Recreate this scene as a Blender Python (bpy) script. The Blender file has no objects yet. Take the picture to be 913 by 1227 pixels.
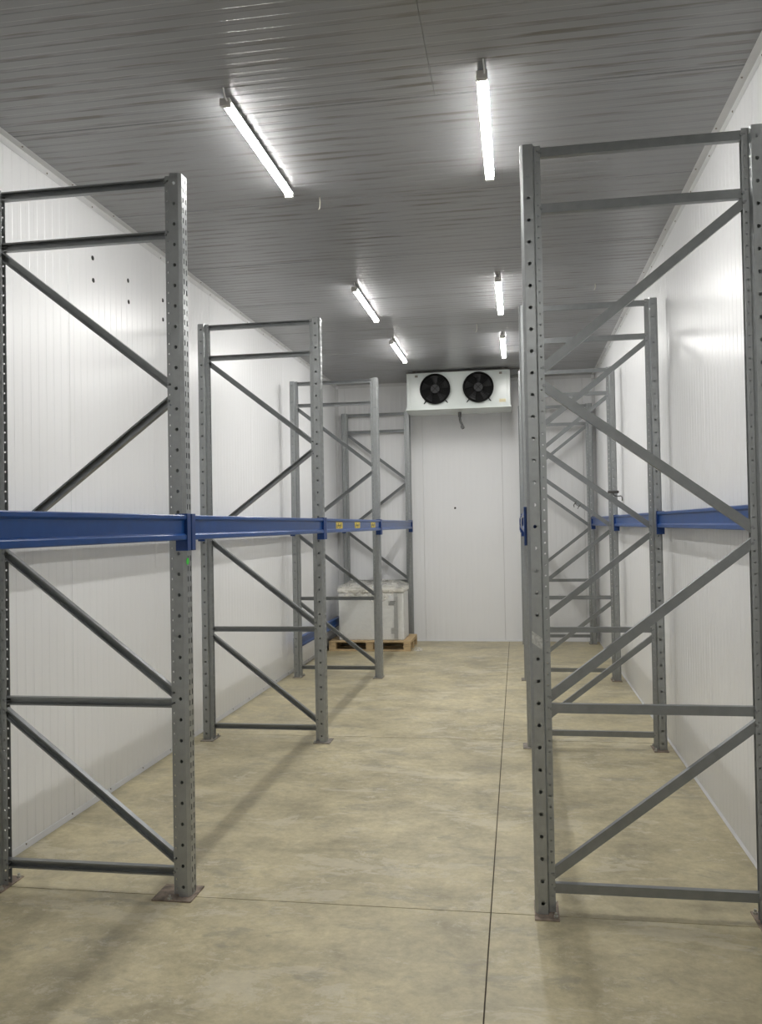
import bpy, bmesh, math, random, mathutils
from mathutils import Vector, Matrix

scene = bpy.context.scene
col = scene.collection
random.seed(7)

# ------------------------------------------------------------------ camera
YAW, PITCH, ROLL, FPX, HC = 0.1591, 0.0163, -0.0179, 1016.63, 1.77
fw = Vector((-math.sin(YAW), math.cos(YAW), 0)); rt = Vector((math.cos(YAW), math.sin(YAW), 0)); up = Vector((0, 0, 1))
fw, up = fw * math.cos(PITCH) + up * math.sin(PITCH), up * math.cos(PITCH) - fw * math.sin(PITCH)
rt, up = rt * math.cos(ROLL) + up * math.sin(ROLL), up * math.cos(ROLL) - rt * math.sin(ROLL)
cd = bpy.data.cameras.new('camera'); cam = bpy.data.objects.new('camera', cd); col.objects.link(cam)
cam.matrix_world = Matrix(((rt.x, up.x, -fw.x, 0), (rt.y, up.y, -fw.y, 0), (rt.z, up.z, -fw.z, HC), (0, 0, 0, 1)))
cd.sensor_fit = 'HORIZONTAL'; cd.sensor_width = 36.0; cd.lens = 36.0 * FPX / 913.0; cd.clip_start = 0.02
scene.camera = cam
# ------------------------------------------------------------------ world, exposure
w = bpy.data.worlds.new('world'); scene.world = w; w.use_nodes = True
w.node_tree.nodes['Background'].inputs[0].default_value = (0.6, 0.62, 0.65, 1)
w.node_tree.nodes['Background'].inputs[1].default_value = 0.05
vs = scene.view_settings
vs.view_transform = 'Standard'; vs.look = 'None'; vs.gamma = 1.0; vs.use_curve_mapping = False; vs.exposure = 0.0
LAMP_STRENGTH = 147.0

# ------------------------------------------------------------------ dimensions (metres)
XWL, XWR, ZC, YB, YF = -2.757, 1.171, 3.9585, 12.913, -2.0
XA_L, XA_R, FD = -1.583, 0.045, 1.06           # slotted faces of the aisle posts, frame depth
FH = 3.5                                       # frame height
PY = 0.045                                     # half post depth
YL = [0.965 + PY, 3.892 + PY, 6.820 + PY, 9.759 + PY, 12.77 + PY]
YR = [3.917 + PY, 6.813 + PY, 9.734 + PY, 12.667 + PY]
BZ0, BZ1 = 1.718, 1.839                        # beam bottom, top

# ------------------------------------------------------------------ materials
def mat(name, color, rough=0.5, metal=0.0, noise=None, bump=None, spec=0.5, emit=None, alpha=None, noise_amt=0.2, stretch=(1, 1, 1)):
    m = bpy.data.materials.new(name); m.use_nodes = True
    nt = m.node_tree; b = nt.nodes['Principled BSDF']
    b.inputs['Base Color'].default_value = (*color, 1); b.inputs['Roughness'].default_value = rough
    b.inputs['Metallic'].default_value = metal; b.inputs['Specular IOR Level'].default_value = spec
    if emit:
        b.inputs['Emission Color'].default_value = (*emit[0], 1); b.inputs['Emission Strength'].default_value = emit[1]
    if alpha is not None: b.inputs['Alpha'].default_value = alpha
    if noise or bump:
        tc = nt.nodes.new('ShaderNodeTexCoord'); mp = nt.nodes.new('ShaderNodeMapping')
        mp.inputs['Scale'].default_value = stretch
        nt.links.new(tc.outputs['Object'], mp.inputs[0])
    if noise:
        n = nt.nodes.new('ShaderNodeTexNoise'); n.inputs['Scale'].default_value = noise; n.inputs['Detail'].default_value = 5
        nt.links.new(mp.outputs[0], n.inputs['Vector'])
        r = nt.nodes.new('ShaderNodeValToRGB')
        r.color_ramp.elements[0].position = 0.3; r.color_ramp.elements[1].position = 0.7
        r.color_ramp.elements[0].color = (*[c * (1 - noise_amt) for c in color], 1)
        r.color_ramp.elements[1].color = (*[min(1, c * (1 + noise_amt)) for c in color], 1)
        nt.links.new(n.outputs['Fac'], r.inputs[0]); nt.links.new(r.outputs[0], b.inputs['Base Color'])
    if bump:
        n2 = nt.nodes.new('ShaderNodeTexNoise'); n2.inputs['Scale'].default_value = bump[0]; n2.inputs['Detail'].default_value = 3
        nt.links.new(mp.outputs[0], n2.inputs['Vector'])
        bp = nt.nodes.new('ShaderNodeBump'); bp.inputs['Strength'].default_value = bump[1]; bp.inputs['Distance'].default_value = 0.01
        nt.links.new(n2.outputs['Fac'], bp.inputs['Height']); nt.links.new(bp.outputs[0], b.inputs['Normal'])
    return m

def node(nt, t, **kw):
    n = nt.nodes.new(t)
    for k, v in kw.items():
        if k in n.inputs: n.inputs[k].default_value = v
        else: setattr(n, k, v)
    return n

def ramp(nt, src, stops):
    r = nt.nodes.new('ShaderNodeValToRGB'); els = r.color_ramp.elements
    while len(els) < len(stops): els.new(0.5)
    for e, (p, c) in zip(els, stops): e.position = p; e.color = (*c, 1) if len(c) == 3 else c
    nt.links.new(src, r.inputs[0]); return r.outputs[0]

def mixc(nt, fac, a, b, mode='MIX'):
    m = nt.nodes.new('ShaderNodeMix'); m.data_type = 'RGBA'; m.blend_type = mode
    for sock, v in ((m.inputs[0], fac), (m.inputs[6], a), (m.inputs[7], b)):
        if isinstance(v, (int, float)): sock.default_value = v
        elif isinstance(v, tuple): sock.default_value = (*v, 1)
        else: nt.links.new(v, sock)
    return m.outputs[2]

def world_noise(nt, scale, stretch=(1, 1, 1), detail=5, rough=0.5, dist=0.0):
    g = nt.nodes.new('ShaderNodeNewGeometry'); mp = nt.nodes.new('ShaderNodeMapping')
    mp.inputs['Scale'].default_value = stretch; nt.links.new(g.outputs['Position'], mp.inputs[0])
    n = node(nt, 'ShaderNodeTexNoise', Scale=scale, Detail=detail, Roughness=rough, Distortion=dist)
    nt.links.new(mp.outputs[0], n.inputs['Vector']); return n.outputs['Fac']

def concrete():
    m = bpy.data.materials.new('polished_concrete'); m.use_nodes = True; nt = m.node_tree; b = nt.nodes['Principled BSDF']
    big = world_noise(nt, 0.8, (1, 1, 1), 7, 0.6, 0.15)
    c = ramp(nt, big, [(0.30, (0.350, 0.308, 0.196)), (0.5, (0.440, 0.388, 0.250)), (0.70, (0.500, 0.442, 0.292))])
    mid = world_noise(nt, 2.6, (1, 1.2, 1), 10, 0.68, 0.25)
    c = mixc(nt, 0.8, c, ramp(nt, mid, [(0.32, (0.31, 0.31, 0.31)), (0.5, (0.5, 0.5, 0.5)), (0.68, (0.65, 0.65, 0.645))]), 'OVERLAY')
    fine = world_noise(nt, 18, (1, 1, 1), 8, 0.75, 0.2)
    c = mixc(nt, 0.5, c, ramp(nt, fine, [(0.3, (0.32, 0.32, 0.32)), (0.7, (0.68, 0.68, 0.68))]), 'OVERLAY')
    # pale laitance patches and dark scuffs with crisp, ragged edges
    pa = world_noise(nt, 1.7, (0.8, 1.8, 1), 12, 0.75, 0.5)
    msk = ramp(nt, pa, [(0.555, (0, 0, 0)), (0.585, (0.40, 0.40, 0.40))])
    c = mixc(nt, msk, c, (0.60, 0.555, 0.43))
    db = world_noise(nt, 2.9, (0.8, 1.6, 1), 12, 0.75, 0.4)
    msk2 = ramp(nt, db, [(0.555, (0, 0, 0)), (0.61, (0.45, 0.45, 0.45))])
    c = mixc(nt, msk2, c, (0.25, 0.235, 0.19))
    # fine pale flakes gathered in patches
    fk = world_noise(nt, 7.5, (1, 1.5, 1), 12, 0.82, 0.3)
    wh = world_noise(nt, 0.9, (1, 1, 1), 3, 0.5)
    fm = mixc(nt, 1.0, ramp(nt, fk, [(0.545, (0, 0, 0)), (0.575, (0.5, 0.5, 0.5))]), ramp(nt, wh, [(0.46, (0, 0, 0)), (0.56, (1, 1, 1))]), 'MULTIPLY')
    c = mixc(nt, fm, c, (0.60, 0.555, 0.44))
    nt.links.new(c, b.inputs['Base Color'])
    rr = ramp(nt, mid, [(0.3, (0.34, 0.34, 0.34)), (0.7, (0.5, 0.5, 0.5))]); nt.links.new(rr, b.inputs['Roughness'])
    b.inputs['Specular IOR Level'].default_value = 0.4
    bp = node(nt, 'ShaderNodeBump', Strength=0.05, Distance=0.01); nt.links.new(fine, bp.inputs['Height']); nt.links.new(bp.outputs[0], b.inputs['Normal'])
    return m

def panel_white(name, base, rough, streak):
    m = bpy.data.materials.new(name); m.use_nodes = True; nt = m.node_tree; b = nt.nodes['Principled BSDF']
    rgb = nt.nodes.new('ShaderNodeRGB'); rgb.outputs[0].default_value = (*base, 1); c = rgb.outputs[0]
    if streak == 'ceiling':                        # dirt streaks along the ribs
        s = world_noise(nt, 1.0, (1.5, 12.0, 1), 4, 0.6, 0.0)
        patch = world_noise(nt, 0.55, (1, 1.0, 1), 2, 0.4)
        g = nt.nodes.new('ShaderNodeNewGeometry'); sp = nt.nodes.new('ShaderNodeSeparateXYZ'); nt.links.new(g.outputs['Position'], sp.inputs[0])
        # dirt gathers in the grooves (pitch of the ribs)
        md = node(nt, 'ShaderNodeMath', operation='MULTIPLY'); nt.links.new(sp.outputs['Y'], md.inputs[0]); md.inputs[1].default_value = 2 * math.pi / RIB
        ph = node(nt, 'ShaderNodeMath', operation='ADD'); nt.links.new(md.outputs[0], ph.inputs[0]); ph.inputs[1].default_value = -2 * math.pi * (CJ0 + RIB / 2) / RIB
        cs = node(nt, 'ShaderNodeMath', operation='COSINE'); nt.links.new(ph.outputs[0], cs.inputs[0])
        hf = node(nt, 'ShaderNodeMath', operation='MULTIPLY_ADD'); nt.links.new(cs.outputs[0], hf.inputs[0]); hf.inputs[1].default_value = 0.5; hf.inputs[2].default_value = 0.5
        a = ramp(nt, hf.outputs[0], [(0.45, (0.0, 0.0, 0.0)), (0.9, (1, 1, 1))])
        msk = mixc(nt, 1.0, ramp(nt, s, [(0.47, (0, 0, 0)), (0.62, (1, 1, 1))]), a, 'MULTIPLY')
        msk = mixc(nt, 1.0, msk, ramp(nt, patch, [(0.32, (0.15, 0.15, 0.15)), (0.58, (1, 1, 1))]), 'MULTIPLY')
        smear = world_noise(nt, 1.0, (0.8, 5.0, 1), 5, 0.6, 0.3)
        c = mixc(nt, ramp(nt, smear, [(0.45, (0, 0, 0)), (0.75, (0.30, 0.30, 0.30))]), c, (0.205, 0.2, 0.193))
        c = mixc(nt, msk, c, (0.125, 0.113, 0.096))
    else:
        s = world_noise(nt, 5.0, (1, 1, 1.6), 8, 0.7, 0.6)
        msk = ramp(nt, s, [(0.70, (0, 0, 0)), (0.78, (0.22, 0.22, 0.22))])
        c = mixc(nt, msk, c, (0.42, 0.38, 0.33))
    nt.links.new(c, b.inputs['Base Color'])
    b.inputs['Roughness'].default_value = rough
    b.inputs['Specular IOR Level'].default_value = 0.5
    return m

RIB, CJ0, CPW, WJ0, WPW = 1.25 / 15, 4.285, 1.25, 4.94, 1.24
M = {}
M['wall'] = panel_white('white_wall_panel', (0.82, 0.825, 0.835), 0.30, 'wall')
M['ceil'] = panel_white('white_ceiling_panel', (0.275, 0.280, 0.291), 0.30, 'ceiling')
M['backing'] = mat('panel_backing', (0.35, 0.35, 0.34), 0.7)
M['trim'] = mat('white_trim', (0.66, 0.665, 0.67), 0.35, noise=6, noise_amt=0.05)
M['floor'] = concrete()
M['joint'] = mat('joint_filler', (0.12, 0.105, 0.08), 0.9)
M['galv'] = mat('galvanised_steel', (0.35, 0.365, 0.367), 0.36, 0.7, noise=30, noise_amt=0.05)
M['brace'] = mat('galvanised_brace', (0.25, 0.262, 0.266), 0.38, 0.7, noise=25, noise_amt=0.06)
M['bolt'] = mat('zinc_bolt', (0.5, 0.5, 0.48), 0.35, 0.8)
M['rust'] = mat('rusty_plate', (0.25, 0.20, 0.16), 0.6, 0.4, noise=22, noise_amt=0.55)
M['plate'] = mat('grey_plate', (0.26, 0.235, 0.205), 0.6, 0.5, noise=28, noise_amt=0.4)
M['blue'] = mat('blue_paint', (0.006, 0.060, 0.245), 0.30, spec=0.35, noise=14, noise_amt=0.10)
M['bluedark'] = mat('blue_connector_paint', (0.006, 0.042, 0.19), 0.35, noise=20, noise_amt=0.12)
M['lampbody'] = mat('lamp_white_plastic', (0.72, 0.72, 0.70), 0.4)
M['lampcap'] = mat('lamp_grey_cap', (0.50, 0.49, 0.47), 0.5)
M['glow'] = mat('opal_diffuser', (0.9, 0.9, 0.9), 0.5, emit=((1.0, 0.985, 0.95), LAMP_STRENGTH))
M['casing'] = mat('cooler_casing', (0.60, 0.64, 0.62), 0.25)
M['black'] = mat('fan_black', (0.005, 0.005, 0.005), 0.6, spec=0.15)
M['hub'] = mat('fan_hub', (0.040, 0.040, 0.042), 0.5, spec=0.3)
M['blade'] = mat('fan_blade', (0.016, 0.016, 0.017), 0.45, spec=0.3)
M['copper'] = mat('pipe_insulation', (0.30, 0.30, 0.29), 0.6)
M['hose'] = mat('drain_hose', (0.08, 0.08, 0.08), 0.5)
M['wood'] = mat('pallet_wood', (0.50, 0.37, 0.21), 0.75, noise=7, noise_amt=0.25, stretch=(1, 9, 9))
M['freezer'] = mat('white_enamel', (0.74, 0.75, 0.74), 0.35)
M['lid'] = mat('lid_enamel', (0.78, 0.765, 0.71), 0.35)
M['badge'] = mat('dark_print', (0.06, 0.065, 0.06), 0.5)
M['greyp'] = mat('grey_print', (0.46, 0.47, 0.47), 0.6)
M['yellow'] = mat('yellow_sticker', (0.72, 0.55, 0.07), 0.5)
M['green'] = mat('green_sticker', (0.05, 0.62, 0.06), 0.5)
M['tape'] = mat('worn_paper_label', (0.50, 0.51, 0.49), 0.6, noise=90, noise_amt=0.25)
M['dark'] = mat('dark_hole', (0.03, 0.03, 0.03), 0.8)
M['wire'] = mat('white_wire', (0.62, 0.60, 0.52), 0.5)
M['steel'] = mat('dark_steel', (0.10, 0.095, 0.09), 0.5, 0.7)
M['cream'] = mat('cream_label', (0.75, 0.68, 0.45), 0.5)

def film_material(name, lo, hi, bs):
    m = bpy.data.materials.new(name); m.use_nodes = True; nt = m.node_tree
    b = nt.nodes['Principled BSDF']; out = nt.nodes['Material Output']
    b.inputs['Base Color'].default_value = (0.82, 0.80, 0.73, 1); b.inputs['Roughness'].default_value = 0.12
    tr = nt.nodes.new('ShaderNodeBsdfTransparent'); mx = nt.nodes.new('ShaderNodeMixShader')
    n = world_noise(nt, 7, (1, 1, 1.5), 6, 0.65, 1.0)
    f = ramp(nt, n, [(0.42, (lo,) * 3), (0.70, (hi,) * 3)])
    nt.links.new(f, mx.inputs[0]); nt.links.new(tr.outputs[0], mx.inputs[1]); nt.links.new(b.outputs[0], mx.inputs[2])
    bn = world_noise(nt, 16, (1, 1, 1), 4, 0.6, 1.2)
    bp = node(nt, 'ShaderNodeBump', Strength=bs, Distance=0.01); nt.links.new(bn, bp.inputs['Height']); nt.links.new(bp.outputs[0], b.inputs['Normal'])
    nt.links.new(mx.outputs[0], out.inputs['Surface'])
    return m
M['film'] = film_material('stretch_film', 0.04, 0.16, 0.25)
M['swag'] = film_material('crumpled_film', 0.22, 0.62, 0.6)

# ------------------------------------------------------------------ helpers
def mesh_of(name, bm, m, smooth=False):
    bmesh.ops.recalc_face_normals(bm, faces=bm.faces)
    me = bpy.data.meshes.new(name); bm.to_mesh(me); bm.free(); me.materials.append(m)
    if smooth:
        for p in me.polygons: p.use_smooth = True
    return me

def place(name, me, parent=None, loc=(0, 0, 0), rot=(0, 0, 0)):
    o = bpy.data.objects.new(name, me); col.objects.link(o); o.parent = parent
    o.location = loc; o.rotation_euler = rot; return o

def tag(o, label=None, cat=None, group=None, kind=None):
    if label: o['label'] = label
    if cat: o['category'] = cat
    if group: o['group'] = group
    if kind: o['kind'] = kind
    return o

def empty(name, loc=(0, 0, 0), rz=0.0):
    o = bpy.data.objects.new(name, None); col.objects.link(o); o.location = loc; o.rotation_euler = (0, 0, rz)
    o.empty_display_size = 0.1; return o

def bx(bm, x0, x1, y0, y1, z0, z1, bev=0.0):
    r = bmesh.ops.create_cube(bm, size=1.0); vs_ = r['verts']
    for v in vs_:
        v.co = Vector(((x0 + x1) / 2 + v.co.x * (x1 - x0), (y0 + y1) / 2 + v.co.y * (y1 - y0), (z0 + z1) / 2 + v.co.z * (z1 - z0)))
    if bev:
        es = list({e for v in vs_ for e in v.link_edges})
        bmesh.ops.bevel(bm, geom=es, offset=bev, segments=2, affect='EDGES', profile=0.5)

def box(x0, x1, y0, y1, z0, z1, bev=0.0):
    bm = bmesh.new(); bx(bm, x0, x1, y0, y1, z0, z1, bev); return bm

def cyl(bm, p, q, r, seg=10, r2=None):
    p, q = Vector(p), Vector(q); d = q - p
    res = bmesh.ops.create_cone(bm, cap_ends=True, segments=seg, radius1=r, radius2=r if r2 is None else r2, depth=d.length)
    mt = Matrix.Translation((p + q) / 2) @ d.to_track_quat('Z', 'Y').to_matrix().to_4x4()
    bmesh.ops.transform(bm, matrix=mt, verts=res['verts'])

def tube(bm, pts, r, seg=8):
    pts = [Vector(p) for p in pts]; rings = []
    ref = Vector((0.31, 0.2, 0.93)).normalized()
    for i, p in enumerate(pts):
        t = (pts[min(i + 1, len(pts) - 1)] - pts[max(i - 1, 0)]).normalized()
        n = t.cross(ref).normalized(); b = t.cross(n)
        rings.append([bm.verts.new(p + (n * math.cos(2 * math.pi * k / seg) + b * math.sin(2 * math.pi * k / seg)) * r) for k in range(seg)])
    for a, b in zip(rings, rings[1:]):
        for k in range(seg): bm.faces.new((a[k], a[(k + 1) % seg], b[(k + 1) % seg], b[k]))
    bm.faces.new(rings[0][::-1]); bm.faces.new(rings[-1])

def extrude(poly, axis, a, b):
    """closed 2-D polygon extruded along axis ('x','y','z') from a to b"""
    bm = bmesh.new()
    def P(u, v, t): return {'x': (t, u, v), 'y': (u, t, v), 'z': (u, v, t)}[axis]
    A = [bm.verts.new(P(u, v, a)) for u, v in poly]; B = [bm.verts.new(P(u, v, b)) for u, v in poly]
    n = len(poly)
    for i in range(n): bm.faces.new((A[i], A[(i + 1) % n], B[(i + 1) % n], B[i]))
    bm.faces.new(A[::-1]); bm.faces.new(B); return bm

# ------------------------------------------------------------------ room shell
def rib_profile(width, depth=0.0015, thick=0.02, phase=0.0, ch=0.003):
    """section of a ribbed sandwich panel: (s, h), h = 0 is the face, positive into the room"""
    pts = [(0.0015, -thick), (0.0015, -ch), (0.0015 + ch, 0.0)]
    k = 0
    while True:
        c = (k + 0.5) * RIB - phase
        if c + 0.018 > width - 0.008: break
        if c - 0.018 > 0.008:
            pts += [(c - 0.018, 0), (c - 0.014, -depth), (c + 0.014, -depth), (c + 0.018, 0)]
        k += 1
    pts += [(width - 0.0015 - ch, 0.0), (width - 0.0015, -ch), (width - 0.0015, -thick)]
    return pts

def struct(name, me, label, cat):
    return tag(place(name, me), label, cat, kind='structure')

def joints(j0, pitch, a, b):
    k = math.floor((a - j0) / pitch) + 1; out = [a]
    while j0 + k * pitch < b - 0.02:
        if j0 + k * pitch > a + 0.02: out.append(j0 + k * pitch)
        k += 1
    return out + [b]

def side_wall(name, x, sgn, label, j0):
    th = 0.02
    o = struct(name, mesh_of(name, box(min(x - sgn * th, x - sgn * 0.1), max(x - sgn * th, x - sgn * 0.1), YF, YB, 0, ZC), M['backing']), label, 'wall')
    cache = {}
    js = joints(j0, WPW, YF, YB)
    for a, b in zip(js, js[1:]):
        wd = round(b - a, 4)
        if wd not in cache:
            poly = [(sgn * h, s) for s, h in rib_profile(wd)]
            cache[wd] = mesh_of('wall_panel', extrude(poly, 'z', 0.0, ZC), M['wall'])
        place('wall_panel', cache[wd], o, (x, a, 0))
    return o

wl = side_wall('wall_left', XWL, 1, 'white ribbed sandwich-panel wall on the left, behind the left racks', WJ0)
wr = side_wall('wall_right', XWR, -1, 'white ribbed sandwich-panel wall on the right, behind the right racks', WJ0 - 0.6)

def cross_wall(name, y, sgn, label, j0):
    o = struct(name, mesh_of(name, box(XWL, XWR, min(y + sgn * 0.02, y + sgn * 0.1), max(y + sgn * 0.02, y + sgn * 0.1), 0, ZC), M['backing']), label, 'wall')
    cache = {}
    js = joints(j0, 1.2, XWL, XWR)
    for a, b in zip(js, js[1:]):
        wd = round(b - a, 4)
        if wd not in cache:
            cache[wd] = mesh_of('wall_panel', extrude([(s, -sgn * h) for s, h in rib_profile(wd, depth=0.0012)], 'z', 0.0, ZC), M['wall'])
        place('wall_panel', cache[wd], o, (a, y, 0))
    return o
wb = cross_wall('wall_back', YB, 1, 'white panel wall at the far end under the cooler', -1.41)
wf = cross_wall('wall_front', YF, -1, 'white panel wall behind the viewer', -1.41)

# floor: slabs parted by sawn joints
fl = struct('floor', mesh_of('floor', box(XWL - 0.1, XWR + 0.1, YF, YB + 0.1, -0.2, -0.012), M['joint']), 'tan grey polished concrete floor with sawn joints', 'floor')
XJ, g = -0.1545, 0.003
ys = [YF, 0.79, 3.917, 7.041, 10.165, YB + 0.1]
for xa, xb in ((XWL - 0.1, XJ), (XJ, XWR + 0.1)):
    for ya, yb in zip(ys, ys[1:]):
        place('concrete_slab', mesh_of('concrete_slab', box(xa + g, xb - g, ya + g, yb - g, -0.011, 0.0), M['floor']), fl)

# ceiling
ce = struct('ceiling', mesh_of('ceiling', box(XWL - 0.1, XWR + 0.1, YF, YB + 0.1, ZC + 0.02, ZC + 0.12), M['backing']), 'white ribbed panel ceiling streaked with dirt', 'ceiling')
cj = joints(CJ0, CPW, YF, YB)
ccache = {}
for a, b in zip(cj, cj[1:]):
    spans = [(XWL, -0.372), (-0.372, XWR)] if b < 4.4 else [(XWL, XWR)]
    for xa, xb in spans:
        key = (round(b - a, 4), xa, xb)
        if key not in ccache:
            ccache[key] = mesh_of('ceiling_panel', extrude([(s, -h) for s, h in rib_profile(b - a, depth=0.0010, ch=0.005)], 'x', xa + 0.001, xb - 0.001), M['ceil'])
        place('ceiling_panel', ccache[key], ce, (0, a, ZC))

# corner trims and skirtings
def angle(sx):          # L section against wall + ceiling
    t, f = 0.0015, 0.045
    return [(0, 0), (sx * f, 0), (sx * f, -t), (sx * t, -t), (sx * t, -f), (0, -f)]
screw_me = None
bm = bmesh.new(); bmesh.ops.create_uvsphere(bm, u_segments=8, v_segments=4, radius=0.006); screw_me = mesh_of('screw', bm, M['plate'])
def trim(name, poly, axis, a, b, loc, label, screws):
    o = struct(name, mesh_of(name, extrude(poly, axis, a, b), M['trim']), label, 'trim'); o.location = loc
    for p in screws: place('screw', screw_me, o, p)
    return o
NS = 23
trim('trim_1', angle(1), 'y', YF, YB, (XWL, 0, ZC), 'white corner angle between left wall and ceiling',
     [(0.0015, 0.3 + i * 0.55, -0.03) for i in range(NS)] + [(0.03, 0.55 + i * 0.55, -0.0015) for i in range(NS - 1)])
trim('trim_2', angle(-1), 'y', YF, YB, (XWR, 0, ZC), 'white corner angle between right wall and ceiling',
     [(-0.0015, 0.3 + i * 0.55, -0.03) for i in range(NS)] + [(-0.03, 0.55 + i * 0.55, -0.0015) for i in range(NS - 1)])
trim('trim_3', [(0, 0), (-0.045, 0), (-0.045, -0.0015), (-0.0015, -0.0015), (-0.0015, -0.045), (0, -0.045)], 'x', XWL + 0.047, XWR - 0.047, (0, YB, ZC), 'white corner angle between far wall and ceiling', [])
def skirt(sx, h=0.034): return [(0, 0), (sx * 0.012, 0), (sx * 0.012, 0.004), (sx * 0.003, h - 0.002), (0, h)]
trim('baseboard_left', skirt(1), 'y', YF, YB, (XWL, 0, 0), 'low white metal skirting along the left wall', [(0.005, 0.4 + i * 0.5, 0.024) for i in range(25)])
trim('baseboard_right', skirt(-1, 0.014), 'y', YF, YB, (XWR, 0, 0), 'low white metal skirting along the right wall', [])
trim('baseboard_back', skirt(-1, 0.014), 'x', XWL + 0.02, XWR - 0.02, (0, YB, 0), 'low white metal skirting along the far wall', [])
# corner angles of the far wall (vertical)
def vang(sx): return [(0, 0), (sx * 0.045, 0), (sx * 0.045, -0.0015), (sx * 0.0015, -0.0015), (sx * 0.0015, -0.045), (0, -0.045)]
trim('trim_4', vang(1), 'z', 0.05, ZC - 0.05, (XWL, YB, 0), 'white upright corner angle at the far left', [])
trim('trim_5', vang(-1), 'z', 0.05, ZC - 0.05, (XWR, YB, 0), 'white upright corner angle at the far right', [])
# drilled holes in the left wall and one in the far wall
bm = bmesh.new(); cyl(bm, (-0.004, 0, 0), (0.0015, 0, 0), 0.016, 12); hole_me = mesh_of('drilled_hole', bm, M['dark'])
for y, z in ((5.253, 3.588), (5.258, 3.44), (5.772, 3.584), (5.777, 3.43), (6.385, 3.6), (6.385, 3.446)):
    place('drilled_hole', hole_me, wl, (XWL, y, z))
place('drilled_hole', hole_me, wb, (-0.93, YB, 2.02), (0, 0, -math.pi / 2))

# ------------------------------------------------------------------ upright frames
def post_mesh():
    bm = bmesh.new()
    def strip(P, Q, n, hole=None, cols=1):
        P, Q = Vector((*P, 0)), Vector((*Q, 0)); h = FH / n
        def at(u, z): v = P.lerp(Q, u); return (v.x, v.y, z)
        L = (Q - P).length
        if hole is None:
            vs_ = [bm.verts.new(at(*c)) for c in ((0, 0), (1, 0), (1, FH), (0, FH))]; bm.faces.new(vs_); return
        ru, rz, sq = hole
        for c in range(cols):
            u0, u1 = c / cols, (c + 1) / cols; uc = (u0 + u1) / 2
            for k in range(n):
                z0, z1 = k * h, (k + 1) * h; zc = (z0 + z1) / 2
                out = [(u1, zc), (u1, z1), (uc, z1), (u0, z1), (u0, zc), (u0, z0), (uc, z0), (u1, z0)]
                inn = []
                for i in range(8):
                    a = i * math.pi / 4; ca, sa = math.cos(a), math.sin(a)
                    if sq: ca, sa = max(-1, min(1, ca * 1.3)), max(-1, min(1, sa * 1.3))
                    inn.append((uc + ru / L * ca, zc + rz * sa))
                O = [bm.verts.new(at(*q)) for q in out]; I = [bm.verts.new(at(*q)) for q in inn]
                for i in range(8): bm.faces.new((O[i], O[(i + 1) % 8], I[(i + 1) % 8], I[i]))
    for s in (1, -1):
        lp, mn = 0.0165, PY
        prof = [(0.092, s * lp), (0.064, s * lp), (0.056, s * mn), (0.013, s * mn), (0.0, s * 0.031)]
        strip(prof[0], prof[1], 70, (0.0052, 0.0052, False))
        strip(prof[1], prof[2], 1)
        strip(prof[2], prof[3], 35, (0.0088, 0.0088, False))
        strip(prof[3], prof[4], 1)
    strip((0, 0.031), (0, -0.031), 70, (0.0055, 0.014, True), 2)
    bmesh.ops.remove_doubles(bm, verts=bm.verts, dist=0.0003)
    return mesh_of('post', bm, M['galv'])
POST = post_mesh()

def channel(length, name):
    """C channel with lips; web towards -y, open towards +y; runs along local x from 0 to length; bolts at both ends"""
    w_, d, t, l = 0.021, 0.0150, 0.0025, 0.0075
    poly = [(-d, -w_), (d, -w_), (d, -w_ + l), (d - t, -w_ + l), (d - t, -w_ + t), (-d + t, -w_ + t),
            (-d + t, w_ - t), (d - t, w_ - t), (d - t, w_ - l), (d, w_ - l), (d, w_), (-d, w_)]
    bm = extrude(poly, 'x', 0, length)
    for x in (0.018, length - 0.018):
        cyl(bm, (x, -0.024, 0), (x, 0.024, 0), 0.0075, 6)
    return mesh_of(name, bm, M['brace'])
XI0, XI1 = 0.072, FD - 0.072
HB = channel(XI1 - XI0, 'horizontal_brace')
HZ = [3.475, 3.215, 0.925, 0.112]
DZ = [((XI1, 3.185), (XI0, 2.47)), ((XI0, 2.41), (XI1, 1.725)), ((XI1, 1.675), (XI0, 0.965)), ((XI1, 0.875), (XI0, 0.165))]
DB = []
for (xa, za), (xb, zb) in DZ:
    if xa > xb: (xa, za), (xb, zb) = (xb, zb), (xa, za)
    L = math.hypot(xb - xa, zb - za)
    DB.append((channel(L, 'diagonal_brace'), (xa, 0, za), -math.atan2(zb - za, xb - xa)))

def plate_mesh(x0, x1, y0, y1, m, t=0.006):
    return mesh_of('foot_plate', box(x0, x1, y0, y1, 0.0, t, 0.002), m)
PL_N = plate_mesh(-0.004, 0.106, -0.1, 0.1, M['plate']); PL_R = plate_mesh(-0.004, 0.106, -0.1, 0.1, M['rust'])
PL_WIDE = plate_mesh(-0.020, 0.178, -0.09, 0.09, M['rust'], 0.008)
PL_OUT = plate_mesh(-0.036, 0.10, -0.085, 0.085, M['plate'])
bm = bmesh.new(); cyl(bm, (0, 0, 0.006), (0, 0, 0.016), 0.011, 6); cyl(bm, (0, 0, 0.016), (0, 0, 0.028), 0.006, 8); ANCHOR = mesh_of('anchor_bolt', bm, M['bolt'])

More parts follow.
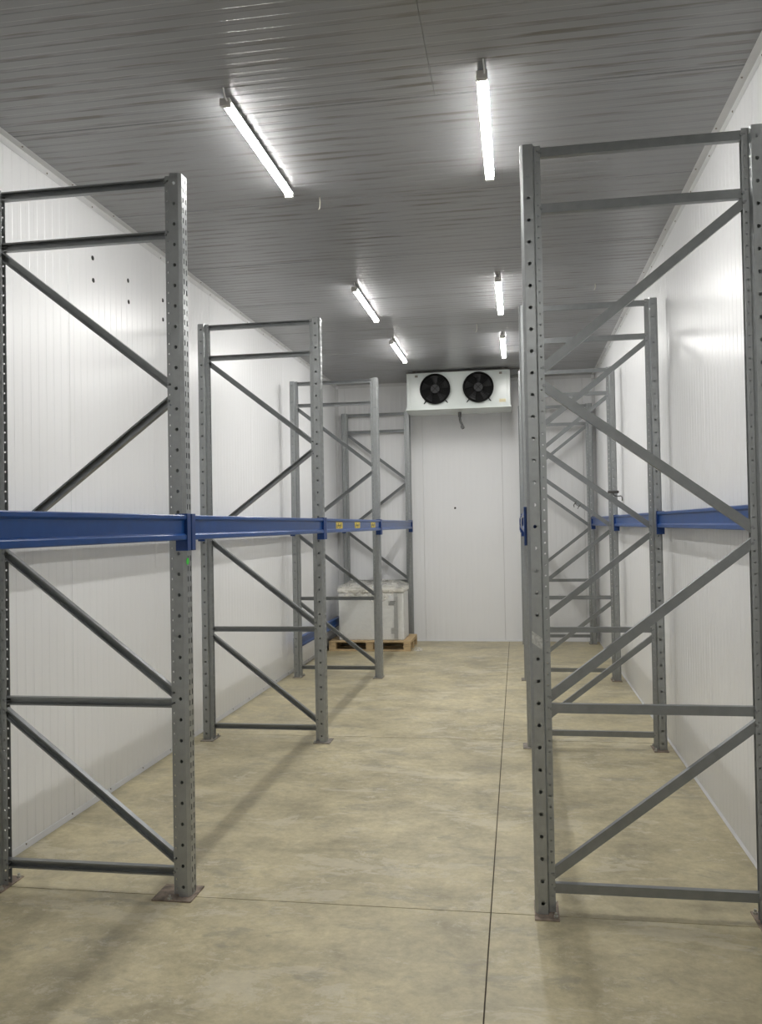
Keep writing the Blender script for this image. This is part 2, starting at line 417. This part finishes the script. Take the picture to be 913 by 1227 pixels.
def frame(loc, rz, label, group, aisle_plate, rear_plate):
    r = empty('upright_frame', loc, rz); tag(r, label, 'rack frame', group)
    posts = []
    for x, rot, pl in ((0, 0, aisle_plate), (FD, math.pi, rear_plate)):
        p = place('post', POST, r, (x, 0, 0.004), (0, 0, rot)); posts.append(p)
        md = p.modifiers.new('sheet', 'SOLIDIFY'); md.thickness = 0.0024; md.offset = 0
        f = place('foot_plate', pl, p, (0, 0, -0.004))
        place('anchor_bolt', ANCHOR, p, (0.09, 0.078, -0.005)); place('anchor_bolt', ANCHOR, p, (0.09, -0.072, -0.005))
    for z in HZ: place('horizontal_brace', HB, r, (XI0, 0, z))
    for me, loc_, a in DB: place('diagonal_brace', me, r, loc_, (0, a, 0))
    return r, posts
GF_L, GF_R = 'galvanised frames of the left rack row', 'galvanised frames of the right rack row'
PI = math.pi
frL, frR = [], []
for y, label, ap, rp in (
        (YL[0], 'galvanised rack frame beside the viewer, left row, carrying the nearest blue beam', PL_N, PL_N),
        (YL[1], 'largest galvanised rack frame on the left, green sticker below its blue connector', PL_WIDE, PL_R),
        (YL[2], 'second galvanised rack frame in the left row, between the two nearest blue beams', PL_OUT, PL_N),
        (YL[3], 'third galvanised rack frame in the left row, just in front of the wrapped freezer', PL_N, PL_N),
        (YL[4], 'farthest galvanised rack frame of the left row, behind the wrapped freezer', PL_N, PL_N)):
    frL.append(frame((XA_L, y, 0), PI, label, GF_L, ap, rp))
for y, label, ap, rp in (
        (YR[0], 'largest galvanised rack frame on the right, grey paper label on its aisle post', PL_R, PL_R),
        (YR[1], 'second galvanised rack frame in the right row with rusty feet', PL_OUT, PL_R),
        (YR[2], 'third galvanised rack frame in the right row with a hook clamped to its wall post', PL_OUT, PL_R),
        (YR[3], 'farthest galvanised rack frame of the right row, standing against the far wall', PL_N, PL_N)):
    frR.append(frame((XA_R, y, 0), 0, label, GF_R, ap, rp))
# green sticker on the first left post (slotted face, facing the aisle); worn label on the first right post
bm = bmesh.new(); cyl(bm, (-0.0022, 0, 0), (-0.0012, 0, 0), 0.017, 12)
s = place('sticker', mesh_of('sticker', bm, M['green']), frL[1][1][0], (0, 0.022, 1.611)); s['label'] = 'bright green sticker'
bm = bmesh.new()
q = [(0.002, 1.277), (0.049, 1.243), (0.049, 1.190), (0.002, 1.224)]
A = [bm.verts.new((x, -PY - 0.0014, z)) for x, z in q]; B = [bm.verts.new((x, -PY - 0.0022, z)) for x, z in q]
for i in range(4): bm.faces.new((A[i], A[(i + 1) % 4], B[(i + 1) % 4], B[i]))
bm.faces.new(A); bm.faces.new(B[::-1])
s = place('paper_label', mesh_of('paper_label', bm, M['tape']), frR[0][1][0], (0.008, 0, 0)); s['label'] = 'slanted worn grey paper label'

# ------------------------------------------------------------------ beams
def beam_profile():
    a, b, z0, z1 = 0.011, -0.040, BZ0, BZ1     # outer face x, inner face x
    r = 0.012
    outer = [(a - 0.004, z1), (a, z1 - 0.004), (a, z1 - 0.018), (a - r, z1 - 0.027), (a - r, z0 + 0.034), (a, z0 + 0.024), (a, z0 + 0.004), (a - 0.004, z0)]
    inner = [(b + 0.004, z0), (b, z0 + 0.004), (b, z0 + 0.024), (b + r, z0 + 0.034), (b + r, z1 - 0.027), (b, z1 - 0.018), (b, z1 - 0.004), (b + 0.004, z1)]
    return outer + inner
CONN = {}
for e in (0, 1):                                 # connector at the low-y end (0) and at the high-y end (1)
    s = 1 if e == 0 else -1                      # direction into the bay
    bm = bmesh.new()
    ya, yb = sorted((0.0, s * 0.004)); bx(bm, -0.045, 0.015, ya, yb, 1.667, 1.846)          # leg on the beam end
    ya, yb = sorted((s * 0.004, -s * 0.041)); bx(bm, 0.0035, 0.015, ya, yb, 1.667, 1.846, 0.003)   # leg on the slotted face
    CONN[e] = mesh_of('connector', bm, M['bluedark'])
bm = bmesh.new(); tube(bm, [(0.014, 0, 1.80), (0.026, 0, 1.795), (0.028, 0, 1.77), (0.024, 0, 1.745), (0.014, 0, 1.74)], 0.0028, 6); PIN = mesh_of('locking_pin', bm, M['bolt'])
bmcache = {}
def beam(x, out, ya, yb, label, group, dz=0.0, pin=False):
    """beam between the post sides at ya and yb; out = +1/-1: side the slotted post faces look to"""
    L = yb - ya; key = round(L, 3)
    if key not in bmcache: bmcache[key] = mesh_of('beam_profile', extrude(beam_profile(), 'y', -L / 2 + 0.005, L / 2 - 0.005), M['blue'])
    r = empty('rack_crossbar', (x, (ya + yb) / 2, dz), 0 if out > 0 else PI); tag(r, label, 'crossbar', group)
    b = place('beam_profile', bmcache[key], r)
    c0 = place('connector', CONN[0], r, (0, -L / 2 + 0.0008, 0)); c1 = place('connector', CONN[1], r, (0, L / 2 - 0.0008, 0))
    if pin: place('locking_pin', PIN, c1, (0, 0.018, 0))
    return r, b
GA, GB, GC, GD = 'aisle-side blue beams of the left row', 'wall-side blue beams of the left row', 'aisle-side blue beams of the right row', 'wall-side blue beams of the right row'
aL = ['large blue beam at far left, cut off by the picture edge', 'blue beam between the first and second left frames on the aisle side',
      'blue beam with yellow stickers between the second and third left frames', 'blue beam above the wrapped freezer between the last two left frames, aisle side']
rL = ['blue wall-side beam hidden behind the nearest left beam', 'blue wall-side beam between the first and second left frames',
      'blue wall-side beam between the second and third left frames', 'blue wall-side beam at head height between the last two left frames']
aR = ['blue aisle-side beam hooked behind the nearest right post', 'blue aisle-side beam between the second and third right frames', 'blue aisle-side beam between the last two right frames']
rR = ['long blue wall-side beam between the first and second right frames', 'blue wall-side beam between the second and third right frames', 'smallest blue wall-side beam between the last two right frames']
for i in range(4):
    ya, yb = YL[i] + PY + 0.002, YL[i + 1] - PY - 0.002
    r, b = beam(XA_L, 1, ya, yb, aL[i], GA)
    if i == 2: sticker_beam, sb_mid = b, (ya + yb) / 2
    beam(XA_L - FD, -1, ya, yb, rL[i], GB)
    if i == 3: beam(XA_L - FD, -1, ya, yb, 'low blue beam near the floor beside the pallet', None, -1.395)
for i in range(3):
    ya, yb = YR[i] + PY + 0.002, YR[i + 1] - PY - 0.002
    beam(XA_R, -1, ya, yb, aR[i], GC, pin=i == 0)
    beam(XA_R + FD, 1, ya, yb, rR[i], GD)
# yellow stickers with dark pictograms on the third left beam
bm = box(-0.001, 0.0012, -0.14, 0.14, 1.747, 1.811)
YS = mesh_of('yellow_sticker', bm, M['yellow'])
bm = bmesh.new()
for k in range(4): bx(bm, 0.0012, 0.0018, -0.11 + k * 0.06, -0.11 + k * 0.06 + 0.022, 1.757 + 0.012 * (k % 2), 1.80 - 0.010 * ((k + 1) % 2))
bx(bm, 0.0012, 0.0018, -0.07, 0.05, 1.776, 1.783)
YP = mesh_of('pictogram', bm, M['badge'])
for y in (7.487, 8.36, 9.30):
    s = place('yellow_sticker', YS, sticker_beam, (-0.001, y - sb_mid, 0)); s['label'] = 'yellow sticker with dark marks'
    # marks stay within the sticker (third level)
    place('pictogram', YP, s)

# ------------------------------------------------------------------ lamps
def lamp_meshes(L):
    h = L / 2
    body = mesh_of('lamp_body', box(-0.025, 0.025, -h, h, -0.042, -0.028, 0.003), M['lampbody'])
    poly = [(0.0285 * math.cos(a), -0.0415 - 0.022 * (math.sin(a) - 0.44)) for a in [math.radians(26 + 128 * i / 8) for i in range(9)]]
    diff = mesh_of('diffuser', extrude(poly, 'y', -h + 0.03, h - 0.03), M['glow'])
    caps = [mesh_of('end_cap', box(-0.027, 0.027, y - 0.016, y + 0.016, -0.066, -0.026, 0.004), M['lampcap']) for y in (-h + 0.014, h - 0.014)]
    bm = bmesh.new(); bx(bm, -0.028, 0.028, -0.012, 0.012, -0.028, -0.025)
    cyl(bm, (0, 0, -0.026), (0, 0, 0.001), 0.008, 8); bx(bm, -0.028, -0.0255, -0.012, 0.012, -0.04, -0.025); bx(bm, 0.0255, 0.028, -0.012, 0.012, -0.04, -0.025)
    clip = mesh_of('mounting_clip', bm, M['lampcap'])
    return body, diff, caps, clip
LM = lamp_meshes(1.24)
bm = bmesh.new(); tube(bm, [(0.012, 0.02, -0.045), (0.014, -0.03, -0.04), (0.012, -0.045, -0.02), (0.01, -0.048, 0.0)], 0.004, 6); CORD = mesh_of('power_cord', bm, M['lampbody'])
def lamp(x, yc, label):
    r = empty('tube_light', (x, yc, ZC - 0.0005)); tag(r, label, 'ceiling light', 'tube lights on the ceiling')
    place('lamp_body', LM[0], r); place('diffuser', LM[1], r)
    for c in LM[2]: place('end_cap', c, r)
    for y in (-0.45, 0.45): place('mounting_clip', LM[3], r, (0, y, 0))
    place('power_cord', CORD, r, (0, -0.62, 0))
for x, yc, label in ((-1.408, 4.672, 'largest lit tube light, slanting in view above the nearest left frame'),
                     (-0.125, 4.657, 'largest upright-looking lit tube light left of the nearest right post'),
                     (-1.412, 8.117, 'second lit tube light of the left line, mid ceiling'),
                     (-0.124, 8.096, 'second lit tube light of the right line, mid ceiling'),
                     (-1.411, 10.40, 'farthest lit tube light of the left line, above the cooler left end'),
                     (-0.125, 10.391, 'farthest lit tube light of the right line, above the cooler right end'),
                     (-1.41, -0.4, 'lit tube light overhead beside the viewer, left line'),
                     (-0.125, -0.4, 'lit tube light overhead above the viewer, right line')):
    lamp(x, yc, label)

# ------------------------------------------------------------------ evaporator (air cooler)
EX0, EX1, EY0, EY1, EZ0, EZ1 = -1.515, -0.06, 11.95, 12.50, 3.40, 3.925
ev = empty('air_cooler', ((EX0 + EX1) / 2, EY0, EZ0)); tag(ev, 'pale grey ceiling air cooler with two black fans at the far wall', 'air cooler')
def epart(name, bm, m, parent=ev, smooth=False):
    bmesh.ops.translate(bm, verts=bm.verts, vec=-Vector(ev.location)); return place(name, mesh_of(name, bm, m, smooth), parent)
epart('casing', box(EX0 + 0.02, EX1 - 0.02, EY0, EY1, EZ0, EZ1, 0.006), M['casing'])
for xa, xb in ((EX0, EX0 + 0.045), (EX1 - 0.045, EX1)): epart('end_panel', box(xa, xb, EY0 - 0.004, EY1 + 0.004, EZ0 + 0.005, EZ1 - 0.004, 0.004), M['casing'])
bm = extrude([(EY0 - 0.05, EZ0 - 0.005), (EY0 - 0.05, EZ0 + 0.022), (EY0 - 0.044, EZ0 + 0.022), (EY0 - 0.04, EZ0), (EY1 + 0.02, EZ0), (EY1 + 0.02, EZ0 - 0.008), (EY0 + 0.28, EZ0 - 0.014)], 'x', EX0 - 0.012, EX1 + 0.012)
epart('drip_tray', bm, M['casing'])
for x in (EX0 + 0.1, EX1 - 0.1):
    for y in (EY0 + 0.06, EY1 - 0.06): epart('hanger', box(x - 0.02, x + 0.02, y - 0.02, y + 0.02, EZ1 - 0.002, ZC - 0.0005), M['plate'])
epart('top_rail', box(EX0 - 0.01, EX1 + 0.16, EY0 + 0.004, EY0 + 0.03, EZ1, EZ1 + 0.014), M['steel'])
for fx in (-1.108, -0.502):
    fz, R = 3.688, 0.212
    bm = bmesh.new(); N = 32                                       # shroud ring with a back disc
    prof = [(R, 0.0), (R + 0.004, -0.05), (R - 0.012, -0.055), (R - 0.016, -0.002), (0.0, -0.002)]
    rings = []
    for (r_, y) in prof[:-1]: rings.append([bm.verts.new((fx + r_ * math.cos(2 * PI * k / N), EY0 + y, fz + r_ * math.sin(2 * PI * k / N))) for k in range(N)])
    for a, b in zip(rings, rings[1:]):
        for k in range(N): bm.faces.new((a[k], a[(k + 1) % N], b[(k + 1) % N], b[k]))
    bm.faces.new(rings[-1])
    fan = epart('fan', bm, M['black']); fan['label'] = 'black axial fan'
    def fpart(name, bm, m, sm=False):
        bmesh.ops.translate(bm, verts=bm.verts, vec=-Vector(ev.location)); return place(name, mesh_of(name, bm, m, sm), fan)
    bm = bmesh.new(); cyl(bm, (fx, EY0 - 0.004, fz), (fx, EY0 - 0.045, fz), 0.062, 20); fpart('hub', bm, M['hub'])
    for k in range(5):                                              # pitched blades
        bm = bmesh.new(); a0 = 2 * PI * k / 5 + 0.3; G = []
        for i in range(5):
            rr = 0.055 + i * 0.0335; half = 0.22 + 0.09 * i / 4
            row = []
            for s_, yy in ((-1, -0.008), (0, -0.018), (1, -0.034)):
                a = a0 + s_ * half + 0.1 * i / 4
                row.append((fx + rr * math.cos(a), EY0 + yy, fz + rr * math.sin(a)))
            G.append(row)
        T = [[bm.verts.new(p) for p in row] for row in G]; Bk = [[bm.verts.new((p[0], p[1] + 0.003, p[2])) for p in row] for row in G]
        for i in range(4):
            for j in range(2):
                bm.faces.new((T[i][j], T[i][j + 1], T[i + 1][j + 1], T[i + 1][j])); bm.faces.new((Bk[i][j], Bk[i + 1][j], Bk[i + 1][j + 1], Bk[i][j + 1]))
        fpart('blade', bm, M['blade'])
    bm = bmesh.new()                                                # wire guard
    for rr in (0.07, 0.10, 0.13, 0.16, 0.19):
        pts = [(fx + rr * math.cos(2 * PI * k / 24), EY0 - 0.056, fz + rr * math.sin(2 * PI * k / 24)) for k in range(25)]
        tube(bm, pts, 0.0018, 4)
    for k in range(4):
        a = PI / 4 + k * PI / 2; cyl(bm, (fx, EY0 - 0.058, fz), (fx + R * math.cos(a), EY0 - 0.05, fz + R * math.sin(a)), 0.003, 5)
    fpart('wire_guard', bm, M['black'])
    for a in (-2.25, -0.85):                                        # mounting feet of the fan
        bm = bmesh.new(); cyl(bm, (fx + R * math.cos(a), EY0 - 0.02, fz + R * math.sin(a)), (fx + (R + 0.05) * math.cos(a), EY0 - 0.006, fz + (R + 0.05) * math.sin(a)), 0.007, 6)
        fpart('mounting_foot', bm, M['black'])
epart('rating_label', box(-0.215, -0.125, EY0 - 0.0015, EY0, 3.47, 3.515), M['cream'])
for x in (EX0 + 0.14, EX1 - 0.13):
    epart('hinge', box(x - 0.02, x + 0.02, EY0 - 0.004, EY0, EZ1 - 0.06, EZ1 - 0.03), M['plate'])
bm = bmesh.new(); cyl(bm, (-0.785, 12.2, EZ0 - 0.02), (-0.785, 12.2, 3.315), 0.025, 10)
tube(bm, [(-0.785, 12.2, 3.33), (-0.784, 12.2, 3.28), (-0.775, 12.195, 3.24), (-0.755, 12.19, 3.20), (-0.748, 12.185, 3.175)], 0.017, 10)
cyl(bm, (-0.748, 12.15, 3.165), (-0.748, 12.22, 3.165), 0.028, 10)
epart('drain_hose', bm, M['hose'])
# insulated refrigerant pipe leaving the cooler on the right
bm = bmesh.new()
tube(bm, [(EX1 + 0.006, 12.2, 3.86), (0.05, 12.2, 3.87), (0.3, 12.2, 3.885), (0.36, 12.22, 3.885), (0.38, 12.3, 3.885), (0.38, YB + 0.005, 3.885)], 0.022, 10)
tag(place('refrigerant_pipe', mesh_of('refrigerant_pipe', bm, M['copper'], True)), 'grey insulated pipe running from the cooler into the far wall', 'pipe')

# ------------------------------------------------------------------ pallet and wrapped chest freezer
PX0, PX1, PY0, PY1 = -2.685, -1.515, 11.84, 12.64
pal = empty('wooden_pallet', ((PX0 + PX1) / 2, PY0, 0)); tag(pal, 'bare wooden pallet under the wrapped freezer', 'pallet')
def ppart(name, b_): 
    bm = box(*b_, 0.003); bmesh.ops.translate(bm, verts=bm.verts, vec=-Vector(pal.location)); return place(name, mesh_of(name, bm, M['wood']), pal)
for i in range(5):
    y = PY0 + i * (0.8 - 0.12) / 4; ppart('deck_board', (PX0, PX1, y, y + 0.12, 0.122, 0.144))
for xc in (PX0 + 0.05, (PX0 + PX1) / 2, PX1 - 0.05):
    ppart('stringer_board', (xc - 0.05, xc + 0.05, PY0, PY1, 0.1, 0.122))
for i in range(3):
    y = PY0 + i * 0.35
    for xc in (PX0 + 0.05, (PX0 + PX1) / 2, PX1 - 0.05): ppart('block', (xc - 0.05, xc + 0.05, y, y + 0.1, 0.022, 0.1))
    ppart('bottom_board', (PX0, PX1, y, y + 0.1, 0.0, 0.022))
FX0, FX1, FY0, FY1, FZ0, FZ1 = -2.555, -1.615, 11.93, 12.46, 0.145, 0.86
fz_ = empty('chest_freezer', ((FX0 + FX1) / 2, FY0, FZ0)); tag(fz_, 'white lidded chest freezer wrapped in clear film on the pallet', 'freezer')
def zpart(name, bm, m, sm=False):
    bmesh.ops.translate(bm, verts=bm.verts, vec=-Vector(fz_.location)); return place(name, mesh_of(name, bm, m, sm), fz_)
zpart('cabinet', box(FX0, FX1, FY0, FY1, FZ0, 0.815, 0.015), M['freezer'])
zpart('lid', box(FX0 - 0.012, FX1 + 0.012, FY0 - 0.015, FY1 + 0.01, 0.822, 0.885, 0.018), M['lid'])
zpart('vent_grille', box(-1.80, -1.70, FY0 - 0.003, FY0, 0.235, 0.32), M['greyp'])
b_ = zpart('badge', box(-1.835, -1.75, FY0 - 0.003, FY0, 0.64, 0.70), M['greyp'])
for k in range(3): zpart('print_line', box(-1.83 + 0.01 * k, -1.75 + 0.01 * k, FY0 - 0.0045, FY0 - 0.003, 0.64 + k * 0.024, 0.65 + k * 0.024), M['badge'])
zpart('grey_strip', box(-1.755, -1.70, FY0 - 0.002, FY0, 0.17, 0.80), M['greyp'])
# stretch film: a loose crumpled shell over top and sides, with an overhang in front
def film():
    bm = bmesh.new(); rnd = random.Random(3)
    import mathutils
    bx(bm, FX0 - 0.02, FX1 + 0.02, FY0 - 0.024, FY1 + 0.02, FZ0 + 0.003, 0.905)
    bmesh.ops.subdivide_edges(bm, edges=bm.edges, cuts=24, use_grid_fill=True)
    c = Vector(((FX0 + FX1) / 2, (FY0 + FY1) / 2, 0.5))
    for v in bm.verts:
        n = mathutils.noise.noise(v.co * 9.0) * 0.5 + mathutils.noise.noise(v.co * 23.0) * 0.25
        amt = 0.004 + (0.022 if v.co.z > 0.80 else 0.008 * v.co.z)
        d = (v.co - c); d.z *= 1.2; d.normalize()
        if v.co.z > FZ0 + 0.02: v.co += d * (n * amt + amt * 0.35)
    bot = [f for f in bm.faces if f.calc_center_median().z < FZ0 + 0.01]
    bmesh.ops.delete(bm, geom=bot, context='FACES')
    return bm
zpart('stretch_film', film(), M['film'], True)
# crumpled sheet of film heaped on the lid
bm = bmesh.new(); rows = []; NU, NV = 30, 18
for j in range(NV + 1):
    v = j / NV; row = []
    for i in range(NU + 1):
        u = i / NU; x = FX0 - 0.025 + u * (FX1 - FX0 + 0.05); y = FY0 - 0.03 + v * (FY1 - FY0 + 0.06)
        p = Vector((x, y, 0)); e = min(u, 1 - u, v, 1 - v)
        hump = 0.075 * min(1, e * 7) * (0.35 + 0.65 * v)
        z = 0.905 + hump + 0.022 * min(1, e * 10) * (mathutils.noise.noise(p * 9) + 0.6 * mathutils.noise.noise(p * 21)) - (0.012 if e == 0 else 0)
        row.append(bm.verts.new((x, y, z)))
    rows.append(row)
for a, b in zip(rows, rows[1:]):
    for i in range(NU): bm.faces.new((a[i], a[i + 1], b[i + 1], b[i]))
zpart('film_cover', bm, M['swag'], True)
# loose swag of film hanging from the lid front
bm = bmesh.new(); import mathutils
NX, NZ = 40, 10; rows = []
for j in range(NZ + 1):
    row = []
    for i in range(NX + 1):
        u = i / NX; x = -2.47 + u * 0.72; drop = 0.05 + 0.16 * math.sin(PI * u) ** 0.7 * (0.75 + 0.25 * math.sin(9 * u + 1))
        z = 0.86 - drop * j / NZ; p = Vector((x, 0, z))
        y = FY0 - 0.045 - 0.022 * mathutils.noise.noise(p * 14) - 0.016 * mathutils.noise.noise(p * 31)
        row.append(bm.verts.new((x, y, z)))
    rows.append(row)
for a, b in zip(rows, rows[1:]):
    for i in range(NX): bm.faces.new((a[i], a[i + 1], b[i + 1], b[i]))
sw = zpart('film_swag', bm, M['swag'], True)
# shred of film on the floor beside the pallet
bm = bmesh.new(); rows = []
for j in range(7):
    rows.append([bm.verts.new((-1.50 + 0.022 * i + 0.01 * random.random(), 11.84 + 0.045 * j + 0.01 * random.random(), 0.004 + 0.035 * random.random() * (1 if 0 < i < 6 and 0 < j < 6 else 0))) for i in range(7)])
for a, b in zip(rows, rows[1:]):
    for i in range(6): bm.faces.new((a[i], a[i + 1], b[i + 1], b[i]))
tag(place('film_scrap', mesh_of('film_scrap', bm, M['swag'], True)), 'crumpled scrap of clear film on the floor beside the pallet', 'film')

# ------------------------------------------------------------------ small loose things
for i, (x, y, ln, label) in enumerate(((-1.251, 5.465, 0.075, 'short pale wire hanging from the ceiling by the nearest left tube light'),
                           (-0.396, 9.293, 0.085, 'hooked pale wire end hanging from the ceiling in front of the cooler'),
                           (0.749, 7.981, 0.05, 'tiny pale wire end on the ceiling over the right racks'))):
    bm = bmesh.new(); tube(bm, [(x, y, ZC), (x + 0.003, y, ZC - ln * 0.5), (x - 0.004, y + 0.01, ZC - ln), (x - 0.015, y + 0.01, ZC - ln * 1.05)], 0.0035, 6)
    tag(place('hanging_wire', mesh_of('hanging_wire', bm, M['wire'], True)), label, 'wire', 'loose wire ends on the ceiling')
# clamp with bent rod on the third right wall-side post
yk, xk = YR[2] - PY, XA_R + FD
cl = empty('hook_clamp', (xk - 0.03, yk - 0.012, 2.10)); tag(cl, 'dark steel clamp with a bent hook on the third right wall-side post', 'clamp')
bm = bmesh.new(); bx(bm, -0.075, 0.035, -0.006, 0.0105, -0.014, 0.014, 0.003); cyl(bm, (-0.005, -0.012, 0), (-0.005, 0.008, 0), 0.016, 8); cyl(bm, (0.03, -0.012, 0), (0.03, 0.008, 0), 0.016, 8)
place('clamp_band', mesh_of('clamp_band', bm, M['steel']), cl)
bm = bmesh.new(); tube(bm, [(-0.02, 0, -0.012), (-0.005, -0.004, -0.04), (0.03, -0.004, -0.048), (0.065, -0.004, -0.045), (0.078, -0.004, -0.06), (0.08, -0.004, -0.10)], 0.006, 8)
place('bent_rod', mesh_of('bent_rod', bm, M['steel']), cl)
# wire tie round a diagonal of the third right frame: moves with the frame
bm = bmesh.new()
for dx, dz in ((0.0, 0.0), (0.045, -0.035)):
    x0, z0 = 0.60 + dx, 1.985 + dz
    pts = [(x0 + 0.017 * math.cos(a), 0.020 * math.sin(a), z0 + 0.026 * math.cos(a)) for a in [2 * PI * k / 12 for k in range(13)]]
    tube(bm, pts, 0.004, 6)
tube(bm, [(0.60, -0.020, 1.985), (0.622, -0.026, 1.958), (0.645, -0.020, 1.95)], 0.004, 6)
tube(bm, [(0.60, -0.020, 1.985), (0.585, -0.03, 1.965), (0.588, -0.03, 1.94)], 0.004, 6)
o = place('wire_tie', mesh_of('wire_tie', bm, M['steel'], True), frR[2][0]); o['label'] = 'dark twisted wire tie'
